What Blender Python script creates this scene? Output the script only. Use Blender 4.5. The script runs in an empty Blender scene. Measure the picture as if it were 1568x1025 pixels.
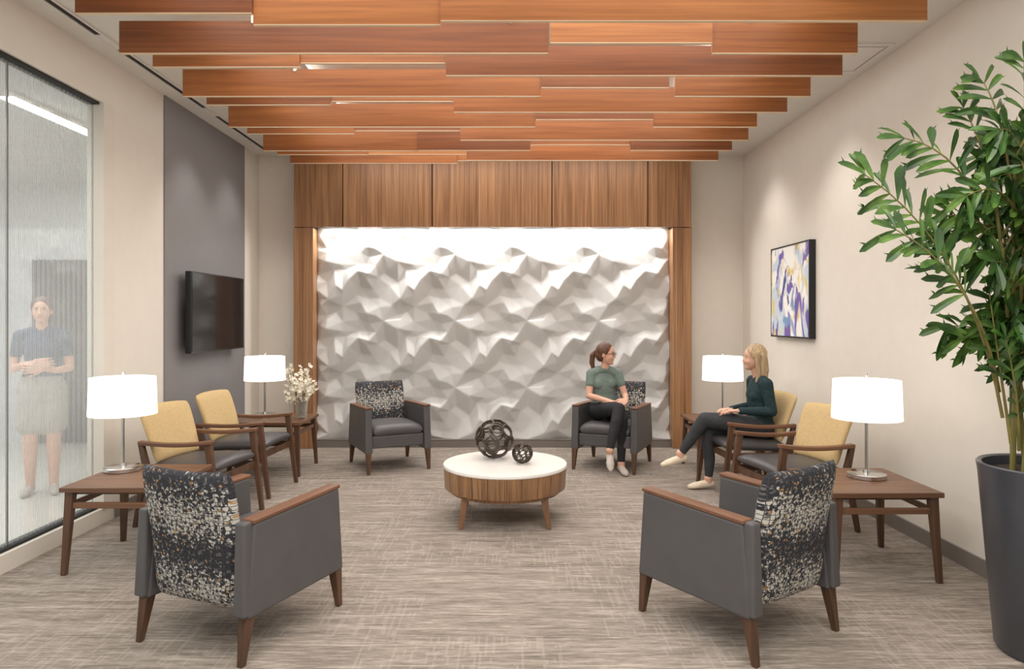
import bpy, bmesh, math, random
import numpy as np
from mathutils import Vector, Matrix
from mathutils.geometry import delaunay_2d_cdt
R=random.Random(7)
scn=bpy.context.scene
COL=scn.collection
rad=math.radians

# ---------------------------------------------------------------- materials
def C(r,g,b):
    f=lambda c:(c/255/12.92) if c/255<=0.04045 else ((c/255+0.055)/1.055)**2.4
    return (f(r),f(g),f(b),1.0)
def newmat(name):
    m=bpy.data.materials.new(name); m.use_nodes=True
    nt=m.node_tree; nt.nodes.clear()
    out=nt.nodes.new('ShaderNodeOutputMaterial')
    b=nt.nodes.new('ShaderNodeBsdfPrincipled')
    nt.links.new(b.outputs[0],out.inputs[0])
    return m,nt,b,out
def N(nt,typ,inp=None,**attrs):
    n=nt.nodes.new(typ)
    for k,v in attrs.items(): setattr(n,k,v)
    for k,v in (inp or {}).items():
        s=n.inputs[k]
        if isinstance(v,bpy.types.NodeSocket): nt.links.new(v,s)
        else: s.default_value=v
    return n
def ramp(nt,fac,stops,interp='LINEAR'):
    n=nt.nodes.new('ShaderNodeValToRGB'); n.color_ramp.interpolation=interp
    cr=n.color_ramp
    while len(cr.elements)<len(stops): cr.elements.new(0.5)
    for e,(p,c) in zip(cr.elements,stops):
        e.position=p; e.color=c if len(c)==4 else (*c,1)
    nt.links.new(fac,n.inputs[0]); return n.outputs[0]
def mixc(nt,f,a,b,blend='MIX'):
    n=nt.nodes.new('ShaderNodeMix'); n.data_type='RGBA'; n.blend_type=blend
    for i,v in ((0,f),(6,a),(7,b)):
        if isinstance(v,bpy.types.NodeSocket): nt.links.new(v,n.inputs[i])
        else: n.inputs[i].default_value=v
    return n.outputs[2]
def math_(nt,op,a,b=0.0,c=0.0):
    n=nt.nodes.new('ShaderNodeMath'); n.operation=op
    for i,v in enumerate((a,b,c)):
        if isinstance(v,bpy.types.NodeSocket): nt.links.new(v,n.inputs[i])
        else: n.inputs[i].default_value=v
    return n.outputs[0]
def coords(nt,scale=(1,1,1),rot=(0,0,0),loc=(0,0,0)):
    tc=nt.nodes.new('ShaderNodeTexCoord')
    mp=N(nt,'ShaderNodeMapping',{'Vector':tc.outputs['Object'],'Scale':scale,'Rotation':rot,'Location':loc})
    return mp.outputs[0]
def noise(nt,vec,scale=5,detail=3,rough=.5,dist=0):
    return N(nt,'ShaderNodeTexNoise',{'Vector':vec,'Scale':scale,'Detail':detail,'Roughness':rough,'Distortion':dist}).outputs[0]
def bump(nt,b,h,strength=.2,dist=.01):
    n=N(nt,'ShaderNodeBump',{'Height':h,'Strength':strength,'Distance':dist})
    nt.links.new(n.outputs[0],b.inputs['Normal'])
def plain(name,col,rough=.6,metal=0,var=.06,vs=8,bmp=0,bs=200,emit=0,spec=.5,bd=.002):
    m,nt,b,o=newmat(name)
    v=coords(nt)
    n=noise(nt,v,vs,3)
    dark=tuple(c*(1-var*2) for c in col[:3])+(1,)
    lite=tuple(min(1,c*(1+var)) for c in col[:3])+(1,)
    c=ramp(nt,n,[(.3,dark),(.7,lite)])
    nt.links.new(c,b.inputs['Base Color'])
    b.inputs['Roughness'].default_value=rough; b.inputs['Metallic'].default_value=metal
    b.inputs['Specular IOR Level'].default_value=spec
    if emit:
        b.inputs['Emission Color'].default_value=col; b.inputs['Emission Strength'].default_value=emit
    if bmp: bump(nt,b,noise(nt,v,bs,2),bmp,bd)
    return m
def wood(name,c1,c2,axis='x',fine=60,rough=.4,coarse=9,bmp=0):
    m,nt,b,o=newmat(name)
    s={'x':(1.2,fine,fine),'y':(fine,1.2,fine),'z':(fine,fine,1.2)}[axis]
    s2={'x':(.5,coarse,coarse),'y':(coarse,.5,coarse),'z':(coarse,coarse,.5)}[axis]
    n1=noise(nt,coords(nt,s),1,4,.6,.3)
    n2=noise(nt,coords(nt,s2),1,2,.5,.8)
    f=math_(nt,'ADD',math_(nt,'MULTIPLY',n1,.6),math_(nt,'MULTIPLY',n2,.4))
    c=ramp(nt,f,[(.36,c1),(.5,tuple((a+b_)/2 for a,b_ in zip(c1,c2))),(.64,c2)])
    nt.links.new(c,b.inputs['Base Color']); b.inputs['Roughness'].default_value=rough
    if bmp: bump(nt,b,n1,bmp,.004)
    return m

M={}
M['wall']=plain('wall_paint_cream',C(227,220,209),.7,var=.01)
M['ceil']=plain('ceiling_paint',C(224,220,212),.8,var=.01)
M['grey_wall']=plain('accent_paint_grey',C(132,129,130),.6,var=.01)
M['base']=plain('baseboard_taupe',C(124,116,109),.5,var=.02)
M['white_trim']=plain('trim_cream',C(224,216,205),.45,var=.01)
M['relief']=plain('relief_plaster',C(208,207,204),.65,var=.01)
M['slat']=wood('baffle_cherry',C(130,76,38),C(168,104,54),'x',45,.5)
M['slat2']=wood('baffle_cherry_light',C(152,94,48),C(190,126,70),'x',45,.5)
M['slat3']=wood('baffle_cherry_dark',C(110,62,32),C(142,84,45),'x',45,.5)
M['slat_edge']=plain('baffle_edge',C(226,202,170),.6,var=.03)
M['panel']=wood('walnut_panel',C(122,84,54),C(184,138,97),'z',75,.4,14)
M['walnut']=wood('walnut_frame',C(90,61,44),C(128,91,66),'x',60,.4)
M['walnut_y']=wood('walnut_frame_y',C(90,61,44),C(128,91,66),'y',60,.4)
M['walnut_dk']=wood('walnut_leg',C(66,46,34),C(100,70,51),'z',50,.4)
M['cap']=wood('arm_cap_wood',C(94,62,45),C(128,88,62),'y',60,.4)
M['drum']=wood('drum_veneer',C(114,82,56),C(172,130,92),'z',70,.35,10)
M['drum_leg']=wood('drum_leg_wood',C(92,64,44),C(134,96,66),'z',50,.4)
M['leather']=plain('charcoal_vinyl',C(84,82,83),.45,var=.04,bmp=.15,bs=400)
M['seat_dk']=plain('seat_vinyl_dark',C(76,73,74),.4,var=.04,bmp=.1,bs=400)
M['yellow']=plain('mustard_fabric',C(203,175,126),.85,var=.05,vs=60,bmp=.3,bs=500)
M['tabletop']=plain('white_laminate',C(226,221,215),.3,var=.02)
M['chrome']=plain('brushed_nickel',C(205,204,202),.18,metal=1,var=.02)
M['bronze']=plain('dark_bronze',C(84,74,66),.4,metal=.6,var=.1)
M['tvblack']=plain('tv_screen_glass',C(22,24,28),.12,var=.02)
M['tvframe']=plain('tv_bezel',C(18,18,20),.3,var=.02)
M['black']=plain('black_frame',C(20,20,22),.4,var=.02)
M['planter']=plain('planter_metallic_grey',C(80,82,88),.3,metal=.35,var=.05,vs=3)
M['soil']=plain('soil',C(58,46,38),.95,var=.4,vs=60,bmp=1,bs=60)
M['cane']=wood('palm_cane',C(88,92,40),C(136,122,66),'z',30,.5)
M['slot']=plain('slot_black',C(24,24,24),.6,var=.02)
M['shade']=plain('lamp_shade_linen',C(254,250,243),.8,var=.01,emit=1.15)
M['led']=plain('led_strip',(1,1,1,1),.5,var=0,emit=8)
M['led2']=plain('corridor_light',(1,1,1,1),.5,var=0,emit=12)
M['vent']=plain('vent_white',C(226,222,216),.5,var=.01)
M['corr_wall']=plain('corridor_wall',C(206,208,207),.6,var=.02)
M['corr_floor']=plain('corridor_tile',C(222,218,210),.2,var=.03)
M['ribs']=plain('ribbed_grey',C(112,110,108),.6,var=.04)
M['petal']=plain('petal_cream',C(250,243,224),.6,var=.05,vs=40)
M['stem']=plain('stem_brown',C(110,90,60),.7)

# carpet: woven dashes, running across the room, with cross-weave blocks
m,nt,b,o=newmat('carpet_woven'); M['carpet']=m
sp=N(nt,'ShaderNodeSeparateXYZ',{'Vector':coords(nt)}); gx,gy=sp.outputs[0],sp.outputs[1]
def dash(u,v,fr,ulen,off):
    row=math_(nt,'FLOOR',math_(nt,'MULTIPLY',v,fr))
    vec=N(nt,'ShaderNodeCombineXYZ',{0:math_(nt,'MULTIPLY',u,ulen),1:math_(nt,'MULTIPLY',row,7.37),2:off}).outputs[0]
    return noise(nt,vec,1,2,.6)
h1=dash(gx,gy,85,3.4,0.0); h2=dash(gx,gy,170,14,3.0); v1=dash(gy,gx,85,3.4,6.0); h3=dash(gx,gy,24,1.6,9.0)
pn=N(nt,'ShaderNodeTexBrick',{'Vector':coords(nt),'Color1':(0,0,0,1),'Color2':(1,1,1,1),'Mortar':(.5,.5,.5,1),'Scale':1.0,'Mortar Size':.0,'Brick Width':.46,'Row Height':.46}).outputs[0]
f=math_(nt,'ADD',math_(nt,'ADD',math_(nt,'MULTIPLY',h1,.45),math_(nt,'MULTIPLY',h2,.32)),math_(nt,'MULTIPLY',h3,.23))
c=ramp(nt,f,[(.38,C(115,106,98)),(.47,C(138,128,118)),(.53,C(152,141,131)),(.62,C(177,166,155))])
c=mixc(nt,math_(nt,'MULTIPLY',pn,.07),c,C(112,103,96))
vl=math_(nt,'MULTIPLY',math_(nt,'GREATER_THAN',v1,.57),math_(nt,'GREATER_THAN',pn,.35))
c=mixc(nt,math_(nt,'MULTIPLY',vl,.20),c,C(186,176,165))
fl=noise(nt,coords(nt),240,2,.7)
c=mixc(nt,.5,c,ramp(nt,fl,[(.3,(.6,.6,.6)),(.7,(1.3,1.3,1.3))]),'MULTIPLY')
nt.links.new(c,b.inputs['Base Color']); b.inputs['Roughness'].default_value=.95; b.inputs['Specular IOR Level'].default_value=.1
bump(nt,b,f,.3,.003)

# patterned fabric
m,nt,b,o=newmat('geometric_fabric'); M['pattern']=m
tc=nt.nodes.new('ShaderNodeTexCoord')
mp=N(nt,'ShaderNodeMapping',{'Vector':tc.outputs['Object'],'Scale':(1,0,1)})
vor=N(nt,'ShaderNodeTexVoronoi',{'Vector':mp.outputs[0],'Scale':92,'Randomness':.8})
ved=N(nt,'ShaderNodeTexVoronoi',{'Vector':mp.outputs[0],'Scale':46,'Randomness':.3},feature='DISTANCE_TO_EDGE')
sep=N(nt,'ShaderNodeSeparateColor',{'Color':vor.outputs['Color']})
sx=N(nt,'ShaderNodeSeparateXYZ',{'Vector':tc.outputs['Object']})
wv=math_(nt,'SINE',math_(nt,'ADD',math_(nt,'MULTIPLY',sx.outputs[2],17.4),-3.11))
lown=noise(nt,mp.outputs[0],6,2)
band=math_(nt,'ADD',math_(nt,'MULTIPLY',wv,.38),math_(nt,'ADD',-.06,math_(nt,'MULTIPLY',lown,.84)))
isl=math_(nt,'LESS_THAN',sep.outputs[0],band)
c=mixc(nt,isl,C(38,38,44),C(190,187,178))
c=mixc(nt,math_(nt,'GREATER_THAN',sep.outputs[1],.80),c,C(100,98,98))
c=mixc(nt,math_(nt,'GREATER_THAN',sep.outputs[2],.975),c,C(170,130,78))
c=mixc(nt,math_(nt,'LESS_THAN',ved.outputs[0],.065),c,C(54,54,58))
nt.links.new(c,b.inputs['Base Color']); b.inputs['Roughness'].default_value=.85

# leaf
m,nt,b,o=newmat('palm_leaf'); M['leaf']=m
c=ramp(nt,noise(nt,coords(nt),7,3),[(.3,C(32,56,22)),(.5,C(54,88,34)),(.74,C(106,138,58))])
nt.links.new(c,b.inputs['Base Color']); b.inputs['Roughness'].default_value=.38
# painting
m,nt,b,o=newmat('abstract_painting'); M['art']=m
def blot(sc,loc,lo,hi,dist=2.0): return ramp(nt,noise(nt,coords(nt,(1,1.3,.8),loc=loc),sc,3,.5,dist),[(lo,(0,0,0)),(hi,(1,1,1))])
c=mixc(nt,blot(2.4,(1,2,3),.50,.60,1.5),C(240,237,232),C(196,210,220))
c=mixc(nt,blot(2.2,(0,0,0),.55,.64,2.2),c,C(220,196,110))
c=mixc(nt,blot(2.4,(4,9,2),.55,.60,2.0),c,C(112,92,168))
c=mixc(nt,blot(3.0,(8,1,7),.62,.66,1.8),c,C(66,70,132))
c=mixc(nt,blot(2.6,(2,5,3),.60,.66,1.5),c,C(120,152,190))
nt.links.new(c,b.inputs['Base Color']); b.inputs['Roughness'].default_value=.6
# lined film glass
m,nt,b,o=newmat('lined_film_glass'); M['glass']=m
b.inputs['Base Color'].default_value=C(226,231,232); b.inputs['Roughness'].default_value=.03
b.inputs['Specular IOR Level'].default_value=1.0
tr=N(nt,'ShaderNodeBsdfTransparent',{'Color':(.96,.98,.98,1)})
sx=N(nt,'ShaderNodeSeparateXYZ',{'Vector':coords(nt)})
sn=math_(nt,'SINE',math_(nt,'MULTIPLY',sx.outputs[1],157.0))
ln=ramp(nt,math_(nt,'MULTIPLY_ADD',sn,.5,.5),[(.6,(0,0,0)),(.97,(1,1,1))])
fac=math_(nt,'ADD',math_(nt,'MULTIPLY',ln,.14),.22)
mx=N(nt,'ShaderNodeMixShader',{0:fac,1:tr.outputs[0],2:b.outputs[0]})
nt.links.new(mx.outputs[0],o.inputs[0])
# clear vase glass
m,nt,b,o=newmat('vase_glass'); M['vase']=m
b.inputs['Base Color'].default_value=C(215,215,205); b.inputs['Roughness'].default_value=.05
tr=N(nt,'ShaderNodeBsdfTransparent',{'Color':(.92,.93,.9,1)})
fr=N(nt,'ShaderNodeLayerWeight',{'Blend':.4})
mx=N(nt,'ShaderNodeMixShader',{0:math_(nt,'ADD',.15,math_(nt,'MULTIPLY',fr.outputs[1],.7)),1:tr.outputs[0],2:b.outputs[0]})
nt.links.new(mx.outputs[0],o.inputs[0])

# ---------------------------------------------------------------- mesh helpers
def obj_from(name,verts,faces,mat,parent=None,bev=0,smooth=False,seg=2,mats=None):
    me=bpy.data.meshes.new(name); me.from_pydata([tuple(v) for v in verts],[],faces); me.update()
    bm=bmesh.new(); bm.from_mesh(me); bmesh.ops.recalc_face_normals(bm,faces=bm.faces); bm.to_mesh(me); bm.free()
    if mats:
        for mm in mats: me.materials.append(mm)
    else: me.materials.append(mat)
    if smooth:
        me.shade_smooth()
        try: me.set_sharp_from_angle(angle=rad(40))
        except Exception: pass
    o=bpy.data.objects.new(name,me); COL.objects.link(o)
    if parent: o.parent=parent
    if bev:
        b=o.modifiers.new('bevel','BEVEL'); b.width=bev; b.segments=seg; b.limit_method='ANGLE'
    return o
BF=[(0,1,2,3),(4,5,6,7),(0,1,5,4),(1,2,6,5),(2,3,7,6),(3,0,4,7)]
def hexa(name,b4,t4,mat,parent=None,bev=0,seg=2): return obj_from(name,list(b4)+list(t4),BF,mat,parent,bev,seg=seg)
def box(name,x0,x1,y0,y1,z0,z1,mat,parent=None,bev=0,seg=2):
    return hexa(name,[(x0,y0,z0),(x1,y0,z0),(x1,y1,z0),(x0,y1,z0)],[(x0,y0,z1),(x1,y0,z1),(x1,y1,z1),(x0,y1,z1)],mat,parent,bev,seg)
def boxes(name,lst,mat,parent=None,bev=0):
    V=[];F=[]
    for (x0,x1,y0,y1,z0,z1) in lst:
        k=len(V)
        V+=[(x0,y0,z0),(x1,y0,z0),(x1,y1,z0),(x0,y1,z0),(x0,y0,z1),(x1,y0,z1),(x1,y1,z1),(x0,y1,z1)]
        F+=[tuple(i+k for i in f) for f in BF]
    return obj_from(name,V,F,mat,parent,bev)
def leg(name,pb,pt,wb,wt,mat,parent,bev=.004,db=None,dt=None):
    db=db or wb; dt=dt or wt
    q=lambda p,w,d:[(p[0]-w/2,p[1]-d/2,p[2]),(p[0]+w/2,p[1]-d/2,p[2]),(p[0]+w/2,p[1]+d/2,p[2]),(p[0]-w/2,p[1]+d/2,p[2])]
    return hexa(name,q(pb,wb,db),q(pt,wt,dt),mat,parent,bev)
def lathe(name,prof,mat,parent=None,loc=(0,0,0),seg=48,smooth=True,close=True):
    V=[];F=[]
    n=len(prof)
    for r,z in prof:
        for i in range(seg):
            a=2*math.pi*i/seg; V.append((loc[0]+r*math.cos(a),loc[1]+r*math.sin(a),loc[2]+z))
    for j in range(n-1):
        for i in range(seg):
            F.append((j*seg+i,j*seg+(i+1)%seg,(j+1)*seg+(i+1)%seg,(j+1)*seg+i))
    if close:
        F.append(tuple(range(seg))); F.append(tuple((n-1)*seg+i for i in range(seg)))
    return obj_from(name,V,F,mat,parent,smooth=smooth)
def tube_geo(pts,radii,seg=8):
    pts=[Vector(p) for p in pts]; V=[];F=[]
    for i,p in enumerate(pts):
        t=(pts[min(i+1,len(pts)-1)]-pts[max(i-1,0)]).normalized()
        a=Vector((0,0,1)) if abs(t.z)<.9 else Vector((1,0,0))
        u=t.cross(a).normalized(); w=t.cross(u)
        for k in range(seg):
            an=2*math.pi*k/seg; V.append(p+(u*math.cos(an)+w*math.sin(an))*radii[i])
    for i in range(len(pts)-1):
        for k in range(seg): F.append((i*seg+k,i*seg+(k+1)%seg,(i+1)*seg+(k+1)%seg,(i+1)*seg+k))
    F.append(tuple(range(seg))); F.append(tuple((len(pts)-1)*seg+k for k in range(seg)))
    return V,F
def merge(gs):
    V=[];F=[]
    for v,f in gs:
        k=len(V); V+=list(v); F+=[tuple(i+k for i in ff) for ff in f]
    return V,F
def empty(name,loc,rotz=0):
    e=bpy.data.objects.new(name,None); e.location=loc; e.rotation_euler=(0,0,rotz); e.empty_display_size=.2
    COL.objects.link(e); return e
def pillow(name,fc,normal,T,mat,parent,nx=18,nz=18,p=8):
    nrm=Vector(normal); V=[];F=[]
    us=[-math.cos(math.pi*i/nx) for i in range(nx+1)]; vs=[-math.cos(math.pi*i/nz) for i in range(nz+1)]
    for s in (1,-1):
        for v in vs:
            for u in us:
                t=T/2*math.sqrt(max(0,1-abs(u)**p))*math.sqrt(max(0,1-abs(v)**p))
                V.append(Vector(fc(u*(1-.04*v**8),v*(1-.03*u**8)))+nrm*t*s)
    k=(nx+1)*(nz+1)
    for s in (0,1):
        for j in range(nz):
            for i in range(nx):
                a=s*k+j*(nx+1)+i; F.append((a,a+1,a+nx+2,a+nx+1))
    me=bpy.data.meshes.new(name); me.from_pydata([tuple(v) for v in V],[],F)
    bm=bmesh.new(); bm.from_mesh(me); bmesh.ops.remove_doubles(bm,verts=bm.verts,dist=1e-5)
    bmesh.ops.recalc_face_normals(bm,faces=bm.faces); bm.to_mesh(me); bm.free()
    me.materials.append(mat); me.shade_smooth()
    o=bpy.data.objects.new(name,me); COL.objects.link(o); o.parent=parent; return o

# ---------------------------------------------------------------- room
CE=3.42; YB=8.08; XL=-2.98; XR=2.75; Y0=-1.6
box('floor',XL,XR,Y0,YB,-.1,0,M['carpet'])
box('ceiling',XL-.1,XR+.1,Y0,YB+.1,CE,CE+.1,M['ceil'])
box('wall_back',XL-.1,XR+.1,YB,YB+.1,0,CE,M['wall'])
box('wall_right',XR,XR+.1,Y0,YB,0,CE,M['wall'])
box('wall_left',XL-.12,XL,5.12,YB,0,CE,M['wall'])
box('wall_left_header',XL-.12,XL,Y0,5.12,3.08,CE,M['wall'])
box('trim_glass_base',XL-.12,XL,Y0,5.12,0,.11,M['white_trim'])
box('trim_glass_sill',XL-.11,XL-.03,Y0,5.10,.11,.128,M['slot'])
box('trim_glass_head',XL-.11,XL-.02,Y0,5.10,3.062,3.08,M['slot'])
box('trim_glass_jamb',XL-.11,XL+.012,4.98,5.12,.11,3.08,M['white_trim'])
wx=XL-.07
box('window_1',wx-.006,wx+.006,4.14,4.98,.12,3.065,M['glass'])
box('window_2',wx-.006,wx+.006,1.8,4.125,.12,3.065,M['glass'])
box('window_3',wx-.006,wx+.006,-1.5,1.79,.12,3.065,M['glass'])
box('trim_glass_joint',wx-.005,wx+.005,4.127,4.138,.13,3.06,M['ribs'])
box('accent_wall_panel',XL,XL+.012,5.86,7.62,.1,CE,M['grey_wall'])
box('baseboard_left',XL,XL+.014,5.13,YB,0,.1,M['base'])
box('baseboard_right',XR-.014,XR,Y0,YB,0,.1,M['base'])
boxes('baseboard_back',[(XL,-2.52,YB-.014,YB,0,.1),(2.1,XR,YB-.014,YB,0,.1)],M['base'])

# feature wall surround
YF=7.86
fw=empty('wood_feature_surround',(0,0,0))
zt=2.55
seams=[-2.50,-1.935,-.905,.475,1.58,2.085]
for i in range(5):
    box('header_panel_%d'%(i+1),seams[i]+.006,seams[i+1]-.006,YF,YF+.03,zt+.005,CE-.002,M['panel'],fw,.003)
box('header_backing',-2.49,2.075,YF+.02,YF+.035,zt+.012,CE-.002,M['slot'],fw)
box('post_left',-2.50,-2.275,YF,YB-.002,0,zt-.005,M['panel'],fw,.003)
box('post_right',1.865,2.085,YF,YB-.002,0,zt-.005,M['panel'],fw,.003)
box('side_left',-2.50,-2.44,YF+.03,YB-.002,zt,CE-.002,M['panel'],fw)
box('side_right',2.025,2.085,YF+.03,YB-.002,zt,CE-.002,M['panel'],fw)
box('base_kick',-2.274,1.864,7.93,7.95,0,.09,M['base'],fw)
box('base_ledge',-2.274,1.864,7.93,8.07,.085,.092,M['base'],fw)
box('led_lens',-2.2,1.8,YF+.04,YF+.055,2.565,2.575,M['led'],fw)
# relief
rr=random.Random(31); dx=.168; dz=.098
tab={}
def hsh(i,j):
    k=(i%5,j%8)
    if k not in tab:
        hi=((i*3+j*2)%5 in (0,2))
        tab[k]=(rr.uniform(-.38,.38),rr.uniform(-.36,.36),rr.uniform(.060,.100) if hi else rr.uniform(0,.036))
    return tab[k]
x0,x1,z0,z1=-2.274,1.864,.092,2.6
pts=[];hs=[]
nx=int((x1-x0)/dx)+1; nz=int((z1-z0)/dz)+1
for j in range(-1,nz+2):
    for i in range(-1,nx+2):
        a,b_,h=hsh(i,j)
        x=x0+(i+a+(.5 if j%2 else 0))*dx; z=z0+(j+b_)*dz
        if x0+.04<x<x1-.04 and z0+.02<z<z1-.02: pts.append((x,z)); hs.append(h)
for i in range(nx+1):
    for z in (z0,z1): pts.append((x0+(x1-x0)*i/nx,z)); hs.append(hsh(i,1 if z==z0 else 4)[2])
for j in range(1,nz):
    for x in (x0,x1): pts.append((x,z0+(z1-z0)*j/nz)); hs.append(hsh(2,j)[2]*.5)
r_=delaunay_2d_cdt([Vector(p) for p in pts],[],[],0,1e-5)
V=[]
for vi,v in enumerate(r_[0]):
    src=r_[3][vi]; V.append((v.x,8.055-hs[src[0]],v.y))
ob=obj_from('faceted_relief_wall_panel',V,[tuple(f) for f in r_[2]],M['relief'],bev=0)
ss=ob.modifiers.new('sub','SUBSURF'); ss.subdivision_type='SIMPLE'; ss.levels=3; ss.render_levels=3
sm=ob.modifiers.new('soft','SMOOTH'); sm.factor=.5; sm.iterations=1
ob.data.shade_smooth()

# ceiling baffles
def px2x(px,Y): return (px-782)/1045*Y
rows=[(3.21,[(-40,600,'H',1),(600,1100,'L',0),(1100,1500,'H',2)]),
 (3.595,[(118,388,'H',2),(388,675,'L',1),(675,1417,'L2',1)]),
 (3.98,[(183,840,'L',2),(842,1090,'H',1),(1090,1313,'L',0)]),
 (4.36,[(236,460,'H',0),(460,683,'H2',0),(683,1288,'L',2)]),
 (4.75,[(280,828,'L',0),(828,1024,'H',2),(1033,1241,'L',0)]),
 (5.13,[(318,507,'H',2),(507,695,'H2',0),(695,1204,'L',0)]),
 (5.51,[(350,820,'L',0),(820,1000,'H',2),(1000,1159,'L',0)]),
 (5.93,[(380,543,'H',0),(543,705,'H2',2),(705,1145,'L',0)]),
 (6.29,[(403,640,'L',0),(640,812,'L',2),(812,965,'H',0),(965,1120,'L',2)]),
 (6.67,[(425,565,'H',0),(565,715,'H',1),(715,1100,'L',0)]),
 (7.05,[(445,700,'H',0),(700,1085,'H2',0)]),]
bf=empty('ceiling_wood_baffles',(0,0,0))
zl={'L':3.045,'L2':3.06,'H':3.10,'H2':3.13}
k=0
for (Y,segs) in rows:
    for (a,b_,lv,mt) in segs:
        k+=1
        xa,xb=px2x(a,Y),px2x(b_,Y); zb=zl[lv]; zt_=zb+.19
        dy=.012*((k%2)*2-1)*.6
        box('baffle_%d'%k,xa+.001,xb-.001,Y-.011+dy,Y+.011+dy,zb+.004,zt_,[M['slat'],M['slat2'],M['slat3']][mt],bf)
        box('baffle_edge_%d'%k,xa+.002,xb-.002,Y-.011+dy,Y+.011+dy,zb,zb+.004,M['slat_edge'],bf)
for x in (-1.5,0,1.4):
    box('support_rail',x-.02,x+.02,3.1,7.1,3.33,3.37,M['vent'],bf)
    for Y in (3.4,5.0,6.9): box('hanger',x-.004,x+.004,Y-.004,Y+.004,3.36,CE,M['chrome'],bf)
    for (Y,s) in rows: box('clip',x-.01,x+.01,Y-.01,Y+.01,3.22,3.34,M['vent'],bf)

# ceiling slot diffuser, vent
sl=empty('linear_slot_diffuser',(0,0,0))
boxes('slot',[(-2.80,-2.755,Y0,YB-.3,CE-.004,CE-.0005)],M['slot'],sl)
boxes('flange',[(-2.815,-2.80,Y0,YB-.3,CE-.012,CE-.0005),(-2.755,-2.74,Y0,YB-.3,CE-.012,CE-.0005)]+[(-2.80,-2.755,y,y+.25,CE-.009,CE-.0005) for y in (3.2,4.6,6.2)],M['vent'],sl)
def vent(x0,x1,y0,y1):
    e=empty('ceiling_vent',(0,0,0))
    boxes('rim',[(x0,x1,y0,y0+.03,CE-.012,CE-.001),(x0,x1,y1-.03,y1,CE-.012,CE-.001),(x0,x0+.03,y0+.03,y1-.03,CE-.012,CE-.001),(x1-.03,x1,y0+.03,y1-.03,CE-.012,CE-.001)],M['vent'],e)
    box('plate',x0+.05,x1-.05,y0+.05,y1-.05,CE-.014,CE-.003,M['vent'],e)
vent(2.2,2.68,4.75,5.3)

# corridor behind glass
box('floor_corridor',-6.6,XL-.12,Y0,8.3,-.1,0,M['corr_floor'])
box('ceiling_corridor',-6.6,XL-.12,Y0,8.3,3.12,3.2,M['corr_wall'])
box('wall_corridor_far',-6.6,XL-.12,8.2,8.3,0,3.12,M['corr_wall'])
box('wall_corridor_left',-6.7,-6.6,Y0,8.3,0,3.2,M['corr_wall'])
rp=empty('ribbed_wall_panel',(0,0,0))
box('backer',-5.7,-3.9,8.17,8.199,.02,2.2,M['ribs'],rp)
boxes('ribs',[(-5.7+.06*i,-5.7+.06*i+.03,8.13,8.17,.02,2.2) for i in range(30)],M['ribs'],rp)
cl=empty('ceiling_linear_light',(0,0,0))
box('housing',-3.66,-3.54,4.86,6.02,3.085,3.12,M['vent'],cl); box('lens',-3.65,-3.55,4.88,6.0,3.075,3.085,M['led2'],cl)

# ---------------------------------------------------------------- furniture
def armchair(loc,th):
    e=empty('armchair',(loc[0],loc[1],0),rad(th))
    for s,nm in ((-1,'left'),(1,'right')):
        xi,xo=s*.262,s*.335
        b4=[(xi,-.335,.20),(xo,-.335,.20),(xo,.335,.20),(xi,.335,.20)]
        t4=[(xi,-.305,.625),(xo-s*.004,-.305,.625),(xo-s*.004,.295,.605),(xi,.295,.605)]
        hexa('side_panel_'+nm,b4,t4,M['leather'],e,.012,3)
        b4=[(xi,-.312,.622),(xo-s*.002,-.312,.622),(xo-s*.002,.30,.602),(xi,.30,.602)]
        t4=[(xi,-.312,.642),(xo-s*.002,-.312,.642),(xo-s*.002,.30,.622),(xi,.30,.622)]
        hexa('arm_cap_'+nm,b4,t4,M['cap'],e,.006,2)
        leg('leg_front_'+nm,(s*.305,-.335,0),(s*.30,-.308,.205),.028,.052,M['walnut_dk'],e)
        leg('leg_back_'+nm,(s*.305,.345,0),(s*.30,.308,.205),.028,.052,M['walnut_dk'],e)
        leg('back_post_'+nm,(s*.30,.325,.21),(s*.292,.315,.615),.066,.056,M['leather'],e,.01)
    box('seat_base',-.26,.26,-.31,.26,.24,.36,M['leather'],e,.012)
    pillow('seat_cushion',lambda u,v:(u*.258,-.055+v*.27,.395+.012*(1-u*u)),(0,0,1),.12,M['leather'],e,p=10)
    def fb(u,v):
        t=(v+1)/2; z=.215+.615*t+.012*abs(u)**3*t
        w=.252+.012*t
        return (u*w,.285+.035*t+.075*t*t-.03*u*u*t,z)
    pillow('back_cushion',fb,(0,1,.0),.10,M['pattern'],e,p=7)
    return e
armchair((-1.24,6.97),27)
armchair((1.04,6.97),-24)
armchair((-1.308,3.373),157.4)
armchair((1.115,3.395),214)

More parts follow.
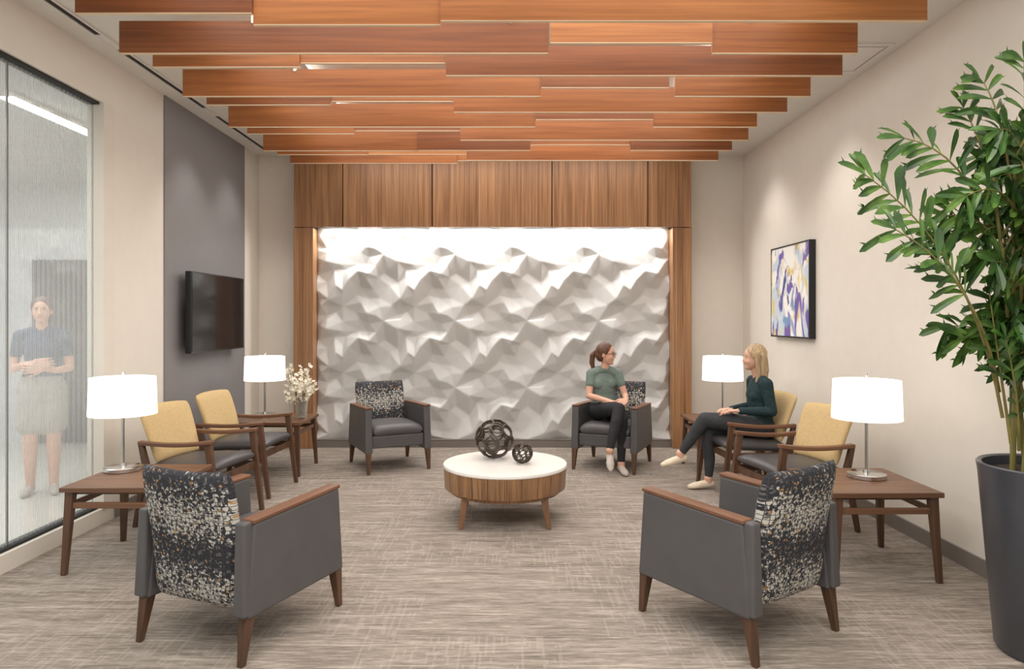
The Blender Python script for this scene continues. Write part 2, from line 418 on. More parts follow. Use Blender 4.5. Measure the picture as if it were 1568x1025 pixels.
def guest_chair(loc,th):
    e=empty('wood_arm_chair',(loc[0],loc[1],0),rad(th))
    for s,nm in ((-1,'left'),(1,'right')):
        X=s*.285
        leg('leg_front_'+nm,(X,-.325,0),(X,-.245,.62),.028,.036,M['walnut_dk'],e,.005,.034,.052)
        leg('leg_back_'+nm,(X,.335,0),(X,.245,.45),.028,.034,M['walnut_dk'],e,.005,.032,.05)
        leg('back_stile_'+nm,(X,.245,.44),(X,.285,.60),.034,.03,M['walnut_dk'],e,.005,.05,.04)
        n=8;V=[];F=[]
        for i in range(n+1):
            t=i/n; y=-.28+.58*t; z=.628-.018*math.sin(t*math.pi)-.02*t; w=.03-.006*t
            for (a,b_) in ((-w,-.014),(w,-.014),(w,.014),(-w,.014)): V.append((X+a,y,z+b_))
        for i in range(n):
            for k_ in range(4): F.append((i*4+k_,i*4+(k_+1)%4,(i+1)*4+(k_+1)%4,(i+1)*4+k_))
        F+= [(0,1,2,3),tuple(n*4+q for q in range(4))]
        obj_from('arm_'+nm,V,F,M['cap'],e,.006)
        hexa('side_rail_'+nm,[(X-.012,-.27,.33),(X+.012,-.27,.33),(X+.012,.26,.33),(X-.012,.26,.33)],[(X-.012,-.27,.385),(X+.012,-.27,.385),(X+.012,.25,.385),(X-.012,.25,.385)],M['walnut_dk'],e,.004)
    box('front_rail',-.275,.275,-.275,-.25,.33,.38,M['walnut_dk'],e,.004)
    box('back_rail',-.275,.275,.235,.26,.33,.40,M['walnut_dk'],e,.004)
    pillow('seat_cushion',lambda u,v:(u*.262,-.02+v*.275,.425+.01*(1-u*u)-.012*v),(0,0,1),.085,M['seat_dk'],e,p=9)
    def fb(u,v):
        t=(v+1)/2; return (u*(.25+.03*t),.225+.10*t+.03*t*t-.035*u*u,.455+.405*t-.012*u*u*t)
    pillow('backrest',fb,(0,1,-.2),.065,M['yellow'],e,p=7)
guest_chair((-2.32,5.13),80)
guest_chair((-2.31,5.99),85)
guest_chair((2.05,5.0),-78)
guest_chair((2.05,5.95),-85)

def end_table(x0,x1,y0,y1):
    cx,cy=(x0+x1)/2,(y0+y1)/2; w=(x1-x0)/2; d=(y1-y0)/2
    e=empty('end_table',(cx,cy,0))
    box('top',-w,w,-d,d,.485,.515,M['walnut'],e,.005)
    for sx in (-1,1):
        for sy in (-1,1):
            leg('leg_%d_%d'%(sx,sy),(sx*(w-.02),sy*(d-.02),0),(sx*(w-.045),sy*(d-.045),.486),.03,.048,M['walnut_dk'],e)
    for s in (-1,1):
        box('rail_x%d'%s,-w+.05,w-.05,s*(d-.04)-.01,s*(d-.04)+.01,.385,.42,M['walnut'],e,.003)
        box('rail_y%d'%s,s*(w-.04)-.01,s*(w-.04)+.01,-d+.05,d-.05,.385,.42,M['walnut_y'],e,.003)
    box('under_frame',-w+.06,w-.06,-d+.06,d-.06,.462,.486,M['walnut_dk'],e)
end_table(-2.63,-2.02,3.97,4.62)
end_table(1.82,2.45,3.85,4.50)
end_table(-2.62,-1.99,6.45,7.08)
end_table(1.76,2.38,6.45,7.08)

def lamp(x,y,z=.515):
    e=empty('table_lamp',(x,y,z))
    lathe('base',[(.0,0),(.108,0),(.112,.004),(.112,.026),(.106,.03),(0,.03)],M['chrome'],e,close=False)
    lathe('stem',[(.0,.03),(.0095,.03),(.0095,.60),(0,.60)],M['chrome'],e,seg=16,close=False)
    lathe('collar',[(0,.03),(.02,.03),(.016,.05),(0,.05)],M['chrome'],e,seg=20,close=False)
    lathe('shade',[(.200,.365),(.192,.605),(.188,.605),(.196,.365),(.200,.365)],M['shade'],e,seg=64,close=False)
    lathe('diffuser',[(0,.372),(.195,.372),(.195,.376),(0,.376)],M['shade'],e,close=False)
    lathe('top_diffuser',[(0,.594),(.188,.594),(.188,.598),(0,.598)],M['shade'],e,close=False)
    lathe('finial',[(0,.60),(.004,.60),(.004,.625),(.009,.632),(.006,.642),(0,.644)],M['chrome'],e,seg=14,close=False)
lamp(-2.51,4.42); lamp(-2.47,6.86); lamp(2.205,4.23); lamp(2.13,6.86)

# coffee table
ct=empty('round_coffee_table',(-.042,5.17,0))
lathe('top',[(0,.385),(.462,.385),(.467,.39),(.467,.406),(.463,.411),(0,.411)],M['tabletop'],ct,seg=96,close=False)
lathe('drum',[(0,.235),(.452,.235),(.455,.24),(.462,.386),(0,.386)],M['drum'],ct,seg=96,close=False)
lathe('base_ring',[(0,.205),(.415,.205),(.415,.236),(0,.236)],M['drum'],ct,seg=96,close=False)
V=[];F=[]
for i in range(24):
    a=2*math.pi*i/24; c_,s_=math.cos(a),math.sin(a); t_=Vector((-s_,c_,0))*.0015; k=len(V)
    for (r0,z) in ((.44,.24),(.4565,.24),(.4635,.385),(.44,.385)):
        p=Vector((c_*r0,s_*r0,z)); V+= [p-t_,p+t_]
    F+=[(k,k+1,k+3,k+2),(k+2,k+3,k+5,k+4),(k+4,k+5,k+7,k+6)]
obj_from('veneer_joints',V,F,M['slot'],ct)
for a in (45,135,225,315):
    c_,s_=math.cos(rad(a)),math.sin(rad(a))
    leg('leg_%d'%a,(c_*.445,s_*.445,0),(c_*.395,s_*.395,.235),.032,.058,M['drum_leg'],ct)

def ring_orb(x,y,z,Rr,mn,seed):
    e=empty('decorative_ring_orb',(x,y,z+Rr)); ph=(1+5**.5)/2; ip=1/ph
    rnd=random.Random(seed); rot=Matrix.Rotation(rnd.random()*3,3,'X')@Matrix.Rotation(rnd.random()*3,3,'Y')
    gs=[]
    d12=[(0,1,ph),(0,1,-ph),(0,-1,ph),(0,-1,-ph),(1,ph,0),(1,-ph,0),(-1,ph,0),(-1,-ph,0),(ph,0,1),(ph,0,-1),(-ph,0,1),(-ph,0,-1)]
    d20=[(a,b_,c_) for a in (-1,1) for b_ in (-1,1) for c_ in (-1,1)]
    for a in (-1,1):
        for b_ in (-1,1): d20+=[(0,a*ph,b_*ip),(a*ip,0,b_*ph),(a*ph,b_*ip,0)]
    d12=[(p[0],p[2],p[1]) for p in d12]
    for (p,al) in [(Vector(q).normalized(),rad(18.5)) for q in d12]+[(Vector(q).normalized(),rad(20)) for q in d20]:
        d=rot@p; u=d.orthogonal().normalized(); w=d.cross(u); V=[];F=[]; n=28
        for i in range(n):
            a=2*math.pi*i/n; rd=u*math.cos(a)+w*math.sin(a)
            q=(d*math.cos(al)+rd*math.sin(al)).normalized(); tn=(rd*math.cos(al)-d*math.sin(al)).normalized()
            for (aa,bb) in ((-1,0),(1,0),(1,-1),(-1,-1)):
                V.append(q*(Rr+bb*mn*1.6)+tn*mn*aa*.6)
        for i in range(n):
            for k in range(4): F.append((i*4+k,i*4+(k+1)%4,((i+1)%n)*4+(k+1)%4,((i+1)%n)*4+k))
        gs.append((V,F))
    V,F=merge(gs); obj_from('rings',V,F,M['bronze'],e)
ring_orb(-.127,5.32,.411,.152,.009,2)
ring_orb(.088,5.13,.411,.079,.0055,5)

# TV
tv=empty('wall_mounted_tv',(0,0,0))
box('panel',-2.90,-2.845,6.08,7.28,1.187,1.925,M['tvframe'],tv,.006)
box('screen',-2.846,-2.8425,6.095,7.265,1.205,1.912,M['tvblack'],tv)
box('mount',-2.967,-2.90,6.4,6.95,1.35,1.75,M['tvframe'],tv)
# art
ar=empty('framed_painting',(0,0,0))
box('canvas',2.692,2.715,6.165,7.045,1.33,2.2,M['art'],ar)
boxes('frame',[(2.69,2.749,6.15,6.165,1.315,2.215),(2.69,2.749,7.045,7.06,1.315,2.215),(2.69,2.749,6.165,7.045,1.315,1.33),(2.69,2.749,6.165,7.045,2.2,2.215),(2.715,2.749,6.165,7.045,1.33,2.2)],M['black'],ar)

# flowers
fv=empty('flower_vase',(-2.06,6.72,.515)); rf=random.Random(11)
lathe('vase',[(0,.0),(.045,.0),(.05,.01),(.062,.19),(.059,.19),(.046,.02),(0,.02)],M['vase'],fv,seg=32,close=False)
gs=[];bl=[]
def petalflower(c,r,nrm):
    nrm=nrm.normalized(); u=nrm.orthogonal().normalized(); w=nrm.cross(u); V=[c+nrm*-.003];F=[]
    for k in range(5):
        a=k*2*math.pi/5; 
        p1=c+(u*math.cos(a-.5)+w*math.sin(a-.5))*r*.75+nrm*r*.25
        p2=c+(u*math.cos(a)+w*math.sin(a))*r*1.05+nrm*r*.4
        p3=c+(u*math.cos(a+.5)+w*math.sin(a+.5))*r*.75+nrm*r*.25
        i=len(V); V+=[p1,p2,p3]; F+=[(0,i,i+1),(0,i+1,i+2)]
    return V,F
for i in range(20):
    a=rf.uniform(0,6.28); rr_=rf.uniform(.03,.2); h=rf.uniform(.24,.53)
    tip=Vector((math.cos(a)*rr_,math.sin(a)*rr_,h)); b0=Vector((rf.uniform(-.03,.03),rf.uniform(-.03,.03),.03)); md=(b0+tip)/2+Vector((-tip.x*.2,-tip.y*.2,.04))
    P=[b0*(1-t)**2+md*2*t*(1-t)+tip*t*t for t in (0,.2,.4,.6,.8,1)]
    gs.append(tube_geo(P,[.003]*6,5))
    for q in range(16):
        t=rf.uniform(.5,1.0); p=b0*(1-t)**2+md*2*t*(1-t)+tip*t*t+Vector((rf.gauss(0,.024),rf.gauss(0,.024),rf.gauss(0,.022)))
        bl.append(petalflower(p,rf.uniform(.016,.028),Vector((rf.gauss(0,1),rf.gauss(-.5,1),rf.gauss(.4,1)))))
V,F=merge(gs); obj_from('stems',V,F,M['stem'],fv); V,F=merge(bl); obj_from('blossoms',V,F,M['petal'],fv)

# planter + palm
PX,PY=2.40,3.05
pl=empty('potted_palm',(PX,PY,0))
lathe('planter',[(0,0),(.185,0),(.20,.02),(.262,.80),(.268,.84),(.262,.846),(.245,.84),(.24,.78),(0,.78)],M['planter'],pl,seg=64,close=False)
lathe('soil',[(0,.775),(.241,.775),(.235,.80),(.12,.812),(0,.815)],M['soil'],pl,close=False)
rp_=random.Random(21)
canes=[];leaves=[]
def W(px,py,Y): return Vector((px2x(px,Y)-PX,Y-PY,1.5-(py-488)*Y/1045))
def bez(a,b,c,t): return a*(1-t)**2+b*2*t*(1-t)+c*t*t
def leaflet(base,d,L,wd,nrm):
    d=d.normalized(); s=d.cross(nrm)
    if s.length<.05: s=d.orthogonal()
    s.normalize(); n=s.cross(d)
    prof=[(0,.12),(.25,.6),(.5,.9),(.72,1.0),(.88,.8),(1.0,.12)]
    V=[];F=[]
    for t,w in prof:
        c=base+d*L*t+Vector((0,0,-1))*L*.22*t*t
        wj=w*wd*(1+rp_.uniform(-.15,.15))
        V+=[c+s*wj+n*wj*.3,c,c-s*wj+n*wj*.3]
    for i in range(len(prof)-1):
        a=i*3; F+=[(a,a+1,a+4,a+3),(a+1,a+2,a+5,a+4)]
    k=len(V); e=base+d*L*.8+Vector((0,0,-1))*L*.14
    V+=[e, e+d*L*.16+s*wd*1.5, e+d*L*.02+s*wd*.9]
    F.append((k,k+1,k+2))
    leaves.append((V,F))
def frond(a,b,c,n=11,L=.2,w=.02,t0=.25):
    P=[bez(a,b,c,i/10) for i in range(11)]
    canes.append(tube_geo(P,[.007*(1-.07*i) for i in range(11)],6))
    for i in range(n):
        t=t0+(1-t0)*i/(n-1)
        p=bez(a,b,c,t); tg=(bez(a,b,c,min(1,t+.02))-bez(a,b,c,t-.02)).normalized()
        view=Vector((.3,-1,.2)).normalized(); side=tg.cross(view).normalized()
        for s in (-1,1):
            d=tg*rp_.uniform(.55,.9)+side*s*rp_.uniform(.6,.95)+Vector((rp_.gauss(0,.12),rp_.gauss(0,.35),rp_.gauss(0,.12)))
            leaflet(p,d,L*(1-.35*abs(t-.6))*rp_.uniform(.8,1.15),w*rp_.uniform(.85,1.2),view+Vector((rp_.gauss(0,.4),0,rp_.gauss(0,.4))))
    leaflet(P[-1],P[-1]-P[-2],L*.8,w,Vector((.3,-1,.2)))
for i in range(12):
    a=i*.7; b0=Vector((math.cos(a)*.10-.04,math.sin(a)*.10,.80)); tp=Vector((-.30+.042*i,rp_.uniform(-.12,.12),rp_.uniform(1.7,2.3)))
    md=(b0+tp)/2+Vector((-.10+.02*i,0,0))
    canes.append(tube_geo([bez(b0,md,tp,t/10) for t in range(11)],[.012*(1-.04*t) for t in range(11)],8))
    for q in range(7):
        t=rp_.uniform(.32,1); s0=bez(b0,md,tp,t); an=rp_.uniform(0,6.28)
        dr=Vector((math.cos(an),math.sin(an)*.6,0)); ln=rp_.uniform(.20,.34)
        if s0.x+dr.x*ln>.16: dr.x=-abs(dr.x)*.3
        frond(s0,s0+dr*ln*.4+Vector((0,0,.2)),s0+dr*ln+Vector((0,0,rp_.uniform(.02,.2))),7,.15,.018)
frond(W(1535,640,3.0),W(1490,380,2.95),W(1325,268,2.85),16,.19,.017,.42)
frond(W(1530,600,3.0),W(1500,420,2.8),W(1372,352,2.75),10,.16,.016,.5)
frond(W(1545,450,3.05),W(1500,230,3.0),W(1385,212,3.0),10,.16,.016,.4)
frond(W(1545,400,3.05),W(1510,220,3.1),W(1475,165,3.1),8,.15,.016,.4)
frond(W(1560,380,3.0),W(1540,160,3.0),W(1500,120,3.05),8,.15,.016,.4)
frond(W(1570,360,3.0),W(1570,150,3.0),W(1568,95,3.0),8,.15,.017,.4)
frond(W(1590,330,3.0),W(1560,180,2.95),W(1530,200,2.9),8,.15,.017,.3)
frond(W(1575,380,3.0),W(1550,260,2.9),W(1480,300,2.85),9,.15,.017,.3)
frond(W(1548,680,3.0),W(1530,560,2.95),W(1515,450,2.9),8,.12,.015,.45)
frond(W(1560,690,3.0),W(1560,600,2.9),W(1540,520,2.9),8,.12,.015,.3)
lim=lambda V:[Vector((v[0] if v[0]<.22 else .22+(v[0]-.22)*.3,v[1],v[2])) for v in V]
V,F=merge(canes); obj_from('canes',lim(V),F,M['cane'],pl,smooth=True)
V,F=merge(leaves); obj_from('leaves',lim(V),F,M['leaf'],pl)

# ---------------------------------------------------------------- people
def ico(n):
    bm=bmesh.new(); bmesh.ops.create_icosphere(bm,subdivisions=n,radius=1); v=np.array([v.co[:] for v in bm.verts]); f=np.array([[v.index for v in f.verts] for f in bm.faces]); bm.free(); return v,f
ICO={2:ico(2),4:ico(4)}
class Fig:
    def __init__(s): s.st=[]
    def ball(s,c,r,m,fr=None):
        c=np.array(c,float)
        if isinstance(r,(int,float)): A=np.eye(3)*r
        else:
            L,Fw,U=fr; A=np.column_stack([np.array(L)*r[0],np.array(Fw)*r[1],np.array(U)*r[2]])
        s.st.append((c,A,m))
    def limb(s,pts,m):
        for (p0,r0),(p1,r1) in zip(pts[:-1],pts[1:]):
            p0=np.array(p0,float);p1=np.array(p1,float); d=np.linalg.norm(p1-p0)
            n=max(2,int(d/(min(r0,r1)*.25))+1)
            for i in range(n+1):
                t=i/n; s.ball(p0+(p1-p0)*t,float(r0+(r1-r0)*t),m)
    def geo(s):
        V=[];F=[];k=0
        for c,A,m in s.st:
            iv,if_=ICO[4] if abs(np.linalg.det(A))>.03**3 else ICO[2]
            V.append(iv@A.T+c); F.append(if_+k); k+=len(iv)
        return np.vstack(V),np.vstack(F)
    def build(s,name,parent,mats,vox=.0045,it=6,raw=False):
        V,F=s.geo(); me=bpy.data.meshes.new(name)
        me.vertices.add(len(V)); me.vertices.foreach_set('co',V.ravel())
        me.loops.add(len(F)*3); me.loops.foreach_set('vertex_index',F.ravel().astype(np.int32))
        me.polygons.add(len(F)); me.polygons.foreach_set('loop_start',np.arange(0,len(F)*3,3,dtype=np.int32))
        me.update(calc_edges=True)
        if not raw:
            o=bpy.data.objects.new('tmp',me); COL.objects.link(o)
            r=o.modifiers.new('r','REMESH'); r.mode='VOXEL'; r.voxel_size=vox
            sm=o.modifiers.new('s','SMOOTH'); sm.factor=.5; sm.iterations=it
            dg=bpy.context.evaluated_depsgraph_get(); dg.update()
            me2=bpy.data.meshes.new_from_object(o.evaluated_get(dg)); bpy.data.objects.remove(o); me=me2; me.name=name
        me.materials.clear()
        for mm in mats: me.materials.append(mm)
        n=len(me.polygons); cen=np.empty(n*3); me.polygons.foreach_get('center',cen); cen=cen.reshape(-1,3)
        best=np.full(n,1e9); idx=np.zeros(n,int)
        for c,A,m in s.st:
            r=abs(np.linalg.det(A))**(1/3); B=np.linalg.inv(A)
            near=np.abs(cen-c).max(axis=1)<r*4+.1
            d=(np.linalg.norm((cen[near]-c)@B.T,axis=1)-1)*r
            bb=best[near]; ii=idx[near]; q=d<bb; bb[q]=d[q]; ii[q]=m; best[near]=bb; idx[near]=ii
        me.polygons.foreach_set('material_index',idx.astype(np.int32))
        me.polygons.foreach_set('use_smooth',np.ones(n,bool)); me.update()
        o=bpy.data.objects.new(name,me); COL.objects.link(o); o.parent=parent; return o
def nv(v): v=np.array(v,float); return v/np.linalg.norm(v)
def frame(fwd,up=(0,0,1)):
    f=nv(fwd); u=nv(up); L=nv(np.cross(u,f)); u=nv(np.cross(f,L)); return (L,f,u)   # L = person's left
def add_head(g,ft,hair,H,look,skin,lip,eye,hmat,up=(0,0,1)):
    L,Fw,U=frame(look,up); H=np.array(H,float); fr=(L,Fw,U)
    P=lambda l,f,u:H+L*l+Fw*f+U*u
    g.ball(P(0,-.008,.025),(.073,.090,.088),skin,fr)
    g.ball(P(0,.018,-.02),(.061,.068,.080),skin,fr)
    g.ball(P(0,.034,-.058),(.044,.044,.042),skin,fr)
    g.ball(P(0,.045,-.078),(.032,.034,.026),skin,fr)
    g.limb([(P(0,.082,.012),.007),(P(0,.090,-.014),.0085),(P(0,.093,-.024),.0095)],skin)
    for s in (-1,1):
        g.ball(P(s*.032,.050,-.028),(.026,.026,.028),skin,fr)
        g.ball(P(s*.009,.086,-.026),.0065,skin)
        g.ball(P(s*.074,-.005,-.008),(.008,.017,.028),skin,fr)
        ft.ball(P(s*.029,.0725,.008),(.0125,.009,.007),0,fr)
        ft.ball(P(s*.029,.0795,.008),(.0052,.003,.0052),1,fr)
        ft.ball(P(s*.030,.0785,.027),(.016,.005,.003),2,fr)
        ft.ball(P(s*.029,.0765,.0155),(.0145,.007,.002),2,fr)
    ft.ball(P(0,.0765,-.050),(.018,.006,.0035),3,fr); ft.ball(P(0,.0755,-.0565),(.015,.006,.004),3,fr)
    return P,fr
def add_hand(g,wr,d,palm,thumb_side,skin,curl=.5,sc=1.0):
    wr=np.array(wr,float); d=nv(d); palm=np.array(palm,float); palm=nv(palm-d*np.dot(palm,d)); s=nv(np.cross(d,palm))*thumb_side
    lens=[.068,.076,.070,.054]
    for i in range(4):
        off=(1.5-i)*.0205*sc
        k=wr+d*(.088-.006*abs(i-1.2))*sc+s*off
        g.limb([(wr+d*.005+s*off*.55,.014*sc),(k,.0115*sc)],skin)
        p=k; dd=d+s*(1.5-i)*.05; a=0
        for j,fr_ in enumerate((.45,.32,.23)):
            a+=curl*(.5+.35*j)
            q=p+(nv(dd)*math.cos(a)+palm*math.sin(a))*lens[i]*fr_*1.05*sc
            g.limb([(p,(.0088-.0008*j)*sc),(q,(.0082-.0008*j)*sc)],skin); p=q
    t0=wr+d*.02*sc+s*.022*sc; t1=wr+d*.05*sc+s*.048*sc+palm*.012; t2=t1+(d*.8+s*.35+palm*.3)*.030*sc; t3=t2+(d*.95+palm*.3)*.026*sc
    g.limb([(t0,.015*sc),(t1,.0115*sc),(t2,.0095*sc),(t3,.0085*sc)],skin)
def add_foot(g,ank,toe_dir,m,skin,hz=None):
    a=np.array(ank,float); d=nv(toe_dir); dn=nv(np.array((0,0,-1.0))-d*np.dot((0,0,-1.0),d))
    g.limb([(a,.036),(a+dn*.03,.035)],skin)
    h=a-d*.025+dn*.045; g.limb([(h,.033),(a+d*.06+dn*.052,.034),(a+d*.13+dn*.06,.030),(a+d*.17+dn*.066,.022)],m)
    g.limb([(a+d*.1+dn*.058+np.cross(d,dn)*.016,.024),(a+d*.155+dn*.066+np.cross(d,dn)*.012,.019)],m)
    g.limb([(a+d*.1+dn*.058-np.cross(d,dn)*.016,.024),(a+d*.145+dn*.066-np.cross(d,dn)*.014,.019)],m)
def add_torso(g,pel,neck,F,top,bot,skin,w=1.0,low=.2):
    pel=np.array(pel,float); neck=np.array(neck,float); up=nv(neck-pel); L,Fw,U=frame(F,up); fr=(L,Fw,U); h=np.linalg.norm(neck-pel)
    secs=[(-.06,.150,.115),(.05,.165,.118),(.16,.158,.112),(.28,.138,.102),(.40,.128,.098),(.52,.134,.102),(.64,.146,.108),(.75,.150,.104),(.85,.143,.090),(.93,.112,.070)]
    ts=np.linspace(-.06,.93,46)
    rx=np.interp(ts,[q[0] for q in secs],[q[1] for q in secs]); ry=np.interp(ts,[q[0] for q in secs],[q[2] for q in secs])
    for t,a,b_ in zip(ts,rx,ry): g.ball(pel+U*h*t,(a*w,b_*w,.05),bot if t<low else top,fr)
    for s in (-1,1):
        g.ball(pel+U*h*.65+L*s*.058+Fw*.050,(.062,.050,.066),top,fr)
        g.limb([(pel+U*h*.95+L*s*.05,.050),(pel+U*h*.90+L*s*.11,.052)],top)
    return fr
def mk(name,col,rough=.8,bmp=.6,spec=.3): return plain(name,col,rough,var=.06,vs=12,bmp=bmp,bs=16,spec=spec,bd=.02)
SK=plain('skin',C(216,168,144),.5,var=.03,vs=15); EYE=plain('eye_white',C(235,230,225),.2,var=.01); IR=plain('iris_dark',C(50,36,28),.2,var=.02); LIP=plain('lips',C(186,118,106),.45,var=.03)
HB=wood('hair_brown',C(52,32,22),C(116,76,52),'z',110,.45,bmp=.8); HBL=wood('hair_blonde',C(116,90,62),C(212,184,144),'z',110,.45,bmp=.8)
TEAL=mk('blouse_sage',C(120,136,128)); BLK=mk('trousers_black',C(42,42,45)); DTEAL=mk('sweater_dark_teal',C(34,54,58)); CHR=mk('trousers_charcoal',C(60,61,64))
SHG=mk('sneaker_grey',C(190,180,170),bmp=.1); SHC=mk('flats_cream',C(226,210,186),.5,bmp=.1); SHK=mk('skirt_tweed',C(170,164,156)); NAVY=mk('top_blue_grey',C(74,86,108))

# --- woman with ponytail in the far armchair
w1=empty('seated_woman',(0,0,0)); g=Fig(); ft=Fig(); hr=Fig()
pel=(.965,7.02,.555); nk=(.955,6.965,.985); F1=(.12,-1,0)
fr=add_torso(g,pel,nk,F1,1,2,0,.92)
shR=np.array((.825,6.985,.935)); shL=np.array((1.095,6.995,.935))
g.limb([(shR,.050),((.90,6.98,.965),.046),(nk,.045),((1.02,6.985,.965),.046),(shL,.050)],1)
g.limb([((.955,6.965,.985),.043),((.965,6.955,1.035),.041),((.97,6.955,1.07),.043)],0)
for sh,el,wrp in ((shR,(.795,6.93,.715),(1.00,6.70,.678)),(shL,(1.165,6.95,.715),(1.135,6.715,.690))):
    el=np.array(el); sh=np.array(sh); wrp=np.array(wrp)
    g.limb([(sh,.053),(sh+(el-sh)*.45,.047)],1)
    g.limb([(sh+(el-sh)*.45,.037),(el,.032),(el+(wrp-el)*.3,.033),(wrp,.022)],0)
add_hand(g,(1.00,6.70,.678),(.95,-.25,-.12),(.1,.2,-1),1,0,.55,.95)
add_hand(g,(1.135,6.715,.692),(-.55,-.75,-.1),(-.5,.3,-.8),-1,0,.6,.95)
g.limb([((1.045,6.99,.535),.088),((1.07,6.80,.545),.078),((1.075,6.60,.535),.058),((1.08,6.62,.42),.054),((1.08,6.65,.28),.047),((1.075,6.64,.12),.036)],2)
g.limb([((.885,6.99,.545),.088),((.965,6.78,.605),.078),((1.045,6.575,.630),.058),((1.005,6.50,.52),.053),((.965,6.45,.40),.045),((.935,6.41,.285),.036)],2)
add_foot(g,(1.075,6.635,.092),(.12,-1,-.02),3,0)
add_foot(g,(.93,6.40,.262),(-.05,-.75,-.62),3,0)
P,hf=add_head(g,ft,hr,(.972,6.94,1.135),(.90,-.42,-.04),0,3,0,0)
g.build('body',w1,[SK,TEAL,BLK,SHG]); ft.build('face_features',w1,[EYE,IR,HB,LIP],raw=True)
hr.ball(P(0,-.020,.036),(.082,.092,.090),0,hf); hr.ball(P(0,-.05,-.01),(.072,.062,.07),0,hf)
hr.limb([(P(0,-.105,.02),.028),(P(0,-.145,-.02),.030),(P(0,-.150,-.09),.028),(P(0,-.130,-.16),.018),(P(0,-.12,-.20),.008)],0)
hr.build('hair_ponytail',w1,[HB])
gs=[]
for s in (-1,1):
    c=P(s*.031,.090,.007); pts=[c+hf[0]*math.cos(a)*.021+hf[2]*math.sin(a)*.015 for a in np.linspace(0,2*math.pi,17)]
    gs.append(tube_geo(pts,[.0018]*17,5)); gs.append(tube_geo([P(s*.052,.090,.012),P(s*.078,.03,.010),P(s*.080,-.01,.006)],[.0018]*3,5))
gs.append(tube_geo([P(-.010,.092,.011),P(0,.096,.014),P(.010,.092,.011)],[.0016]*3,5))
V,F=merge(gs); obj_from('eyeglasses',V,F,M['black'],w1)

# --- blonde woman in right guest chair
w2=empty('seated_woman',(0,0,0)); g=Fig(); ft=Fig(); hr=Fig()
pel=(2.17,5.95,.545); nk=(2.165,5.95,.985); F2=(-1,.05,0)
add_torso(g,pel,nk,F2,1,2,0,.97,.12)
sN=np.array((2.17,5.795,.94)); sF=np.array((2.165,6.105,.94))
g.limb([(sN,.054),((2.165,5.88,.968),.048),(nk,.046),((2.165,6.02,.968),.048),(sF,.054)],1)
g.limb([((2.16,5.95,.985),.044),((2.14,5.95,1.04),.042),((2.135,5.95,1.07),.043)],0)
for sh,el,wrp,th in ((sN,(2.20,5.75,.715),(1.955,5.80,.715),1),(sF,(2.17,6.15,.71),(1.95,6.02,.70),-1)):
    el=np.array(el); wrp=np.array(wrp)
    g.limb([(sh,.056),(sh+(el-sh)*.5,.048),(el,.044),(el+(wrp-el)*.4,.040),(wrp,.030)],1)
g.limb([((1.955,5.80,.715),.024),((1.94,5.805,.715),.022)],0)
add_hand(g,(1.945,5.805,.715),(-1,.25,-.05),(-.1,0,-1),-1,0,.35,.98)
add_hand(g,(1.945,6.015,.70),(-1,-.35,.0),(0,0,-1),1,0,.35,.98)
g.limb([((2.17,6.04,.53),.092),((1.95,6.03,.525),.082),((1.735,6.01,.535),.062),((1.735,6.01,.42),.057),((1.75,6.01,.26),.048),((1.745,6.01,.13),.036)],2)
g.limb([((2.17,5.87,.55),.092),((1.92,5.88,.60),.082),((1.685,5.92,.625),.062),((1.625,5.95,.53),.056),((1.565,5.97,.43),.047),((1.515,5.99,.345),.036)],2)
g.limb([((1.745,6.01,.13),.030),((1.74,6.01,.09),.030)],0); g.limb([((1.515,5.99,.345),.030),((1.49,6.0,.31),.030)],0)
add_foot(g,(1.74,6.01,.092),(-1,-.08,-.02),3,0)
add_foot(g,(1.49,6.0,.315),(-.97,.05,-.22),3,0)
P,hf=add_head(g,ft,hr,(2.12,5.95,1.155),(-1,.10,-.02),0,3,0,0)
g.build('body',w2,[SK,DTEAL,CHR,SHC]); ft.build('face_features',w2,[EYE,IR,HBL,LIP],raw=True)
hr.ball(P(0,-.020,.036),(.083,.094,.091),0,hf)
for s in (-1,1):
    hr.limb([(P(s*.050,-.02,.04),.040),(P(s*.066,-.020,-.03),.028),(P(s*.070,-.024,-.11),.028),(P(s*.072,-.016,-.18),.024),(P(s*.065,.0,-.225),.012)],0)
    hr.limb([(P(s*.055,-.045,.02),.040),(P(s*.058,-.05,-.06),.034),(P(s*.06,-.052,-.15),.030),(P(s*.058,-.05,-.215),.014)],0)
hr.limb([(P(-.03,-.06,.0),.048),(P(-.03,-.072,-.1),.045),(P(-.03,-.072,-.19),.030),(P(-.03,-.07,-.22),.014)],0)
hr.limb([(P(.03,-.06,.0),.048),(P(.03,-.072,-.1),.045),(P(.03,-.072,-.19),.030),(P(.03,-.07,-.22),.014)],0)
hr.build('hair',w2,[HBL])

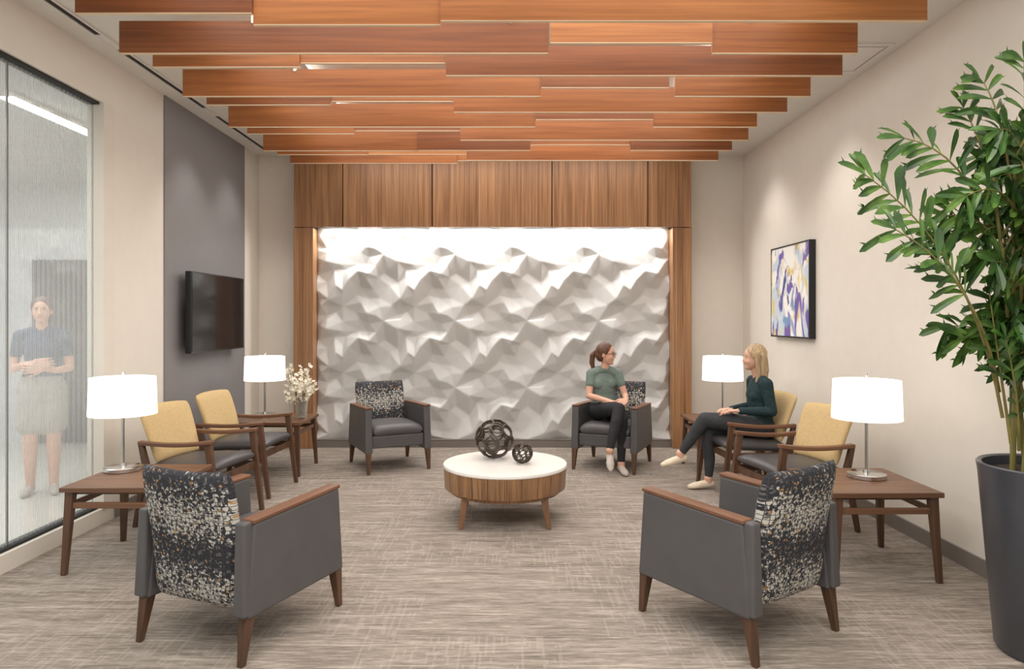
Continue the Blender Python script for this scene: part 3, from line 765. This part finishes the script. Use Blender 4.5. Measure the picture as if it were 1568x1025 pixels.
# --- woman standing in the corridor behind the glass
w3=empty('standing_woman',(0,0,0)); g=Fig(); ft=Fig(); hr=Fig()
X,Y=-4.03,5.87; F3=(.45,-.9,0)
pel=(X,Y,.92); nk=(X,Y,1.40)
L,Fw,U=add_torso(g,pel,nk,F3,1,2,0,.95,.18)
Q=lambda l,f,u:np.array((X,Y,0))+L*l+Fw*f+np.array((0,0,u))
g.limb([(Q(-.155,0,1.35),.052),(Q(-.07,0,1.385),.046),(Q(0,0,1.40),.045),(Q(.07,0,1.385),.046),(Q(.155,0,1.35),.052)],1)
g.limb([(Q(0,0,1.39),.046),(Q(0,.015,1.49),.043)],0)
for s,wz in ((-1,1.13),(1,1.08)):
    g.limb([(Q(s*.16,0,1.34),.052),(Q(s*.185,-.01,1.2),.045)],1)
    g.limb([(Q(s*.185,-.01,1.2),.037),(Q(s*.20,-.01,1.07),.034),(Q(s*.12,.14,wz-.02),.028),(Q(s*.03,.19,wz),.022)],0)
    add_hand(g,Q(s*.03,.19,wz),L*(-s)+Fw*.2,-Fw,s,0,.5)
    g.limb([(Q(s*.085,0,.90),.10),(Q(s*.085,0,.60),.105)],2)
    g.limb([(Q(s*.085,0,.62),.07),(Q(s*.085,.01,.48),.055),(Q(s*.085,-.01,.33),.052),(Q(s*.085,-.01,.11),.035)],0)
    add_foot(g,Q(s*.085,-.01,.092),Fw+L*s*.15,3,0)
g.limb([(Q(0,0,.90),.11),(Q(0,0,.60),.10)],2)
P,hf=add_head(g,ft,hr,Q(0,.02,1.565),F3,0,3,0,0)
g.build('body',w3,[SK,NAVY,SHK,SHG]); ft.build('face_features',w3,[EYE,IR,HB,LIP],raw=True)
hr.ball(P(0,-.020,.036),(.083,.094,.091),0,hf); hr.ball(P(0,-.05,-.04),(.076,.062,.09),0,hf); hr.build('hair',w3,[HB])

# ---------------------------------------------------------------- lights
def area(name,loc,sx,sy,pw,col=(1,.972,.935),rot=(0,0,0)):
    l=bpy.data.lights.new(name,'AREA'); l.shape='RECTANGLE'; l.size=sx; l.size_y=sy; l.energy=pw; l.color=col
    o=bpy.data.objects.new(name,l); o.location=loc; o.rotation_euler=rot; COL.objects.link(o); return o
def spot(name,loc,pw,ang=90,tgt=None,col=(1,.97,.92),blend=.5,size=.04):
    l=bpy.data.lights.new(name,'SPOT'); l.energy=pw; l.spot_size=rad(ang); l.spot_blend=blend; l.color=col; l.shadow_soft_size=size
    o=bpy.data.objects.new(name,l); o.location=loc
    if tgt is not None: o.rotation_euler=(Vector(tgt)-Vector(loc)).to_track_quat('-Z','Y').to_euler()
    COL.objects.link(o)
area('added_ceiling_fill',(0,1.2,3.40),4.4,2.6,190)  # added fill above the frame, no fixture; brightens slat fronts and room
area('added_ceiling_fill',(-.1,5.4,3.40),3.6,4.4,160)  # added broad fill over the baffles for even overhead light, not a fixture
area('feature_led_light',(-.2,YF+.045,2.56),4.0,.02,40,(1,.995,.99),(rad(0),0,0))
for y in (5.6,7.1): spot('wall_washer',(2.25,y,3.36),38,95,(2.6,y,0),blend=.8,size=.15)
for y in (6.25,7.2): spot('wall_washer',(-2.55,y,3.36),26,85,(-2.8,y,0),blend=.7,size=.1)
area('added_corridor_fill',(-4.7,4.5,3.07),1.5,5,130,(1,.995,.99))  # added unseen fill so the corridor reads bright through the glass
w=bpy.data.worlds.new('lobby_ambient'); scn.world=w; w.use_nodes=True
bg=w.node_tree.nodes['Background']; bg.inputs[0].default_value=(1,.982,.955,1); bg.inputs[1].default_value=.9

# ---------------------------------------------------------------- camera
cam=bpy.data.cameras.new('camera'); cam.lens=24; cam.sensor_width=36; cam.shift_x=.0013; cam.shift_y=-.0156; cam.clip_start=.05
co=bpy.data.objects.new('camera',cam); co.location=(0,0,1.5); co.rotation_euler=(rad(90),0,0); COL.objects.link(co); scn.camera=co
scn.view_settings.view_transform='Standard'
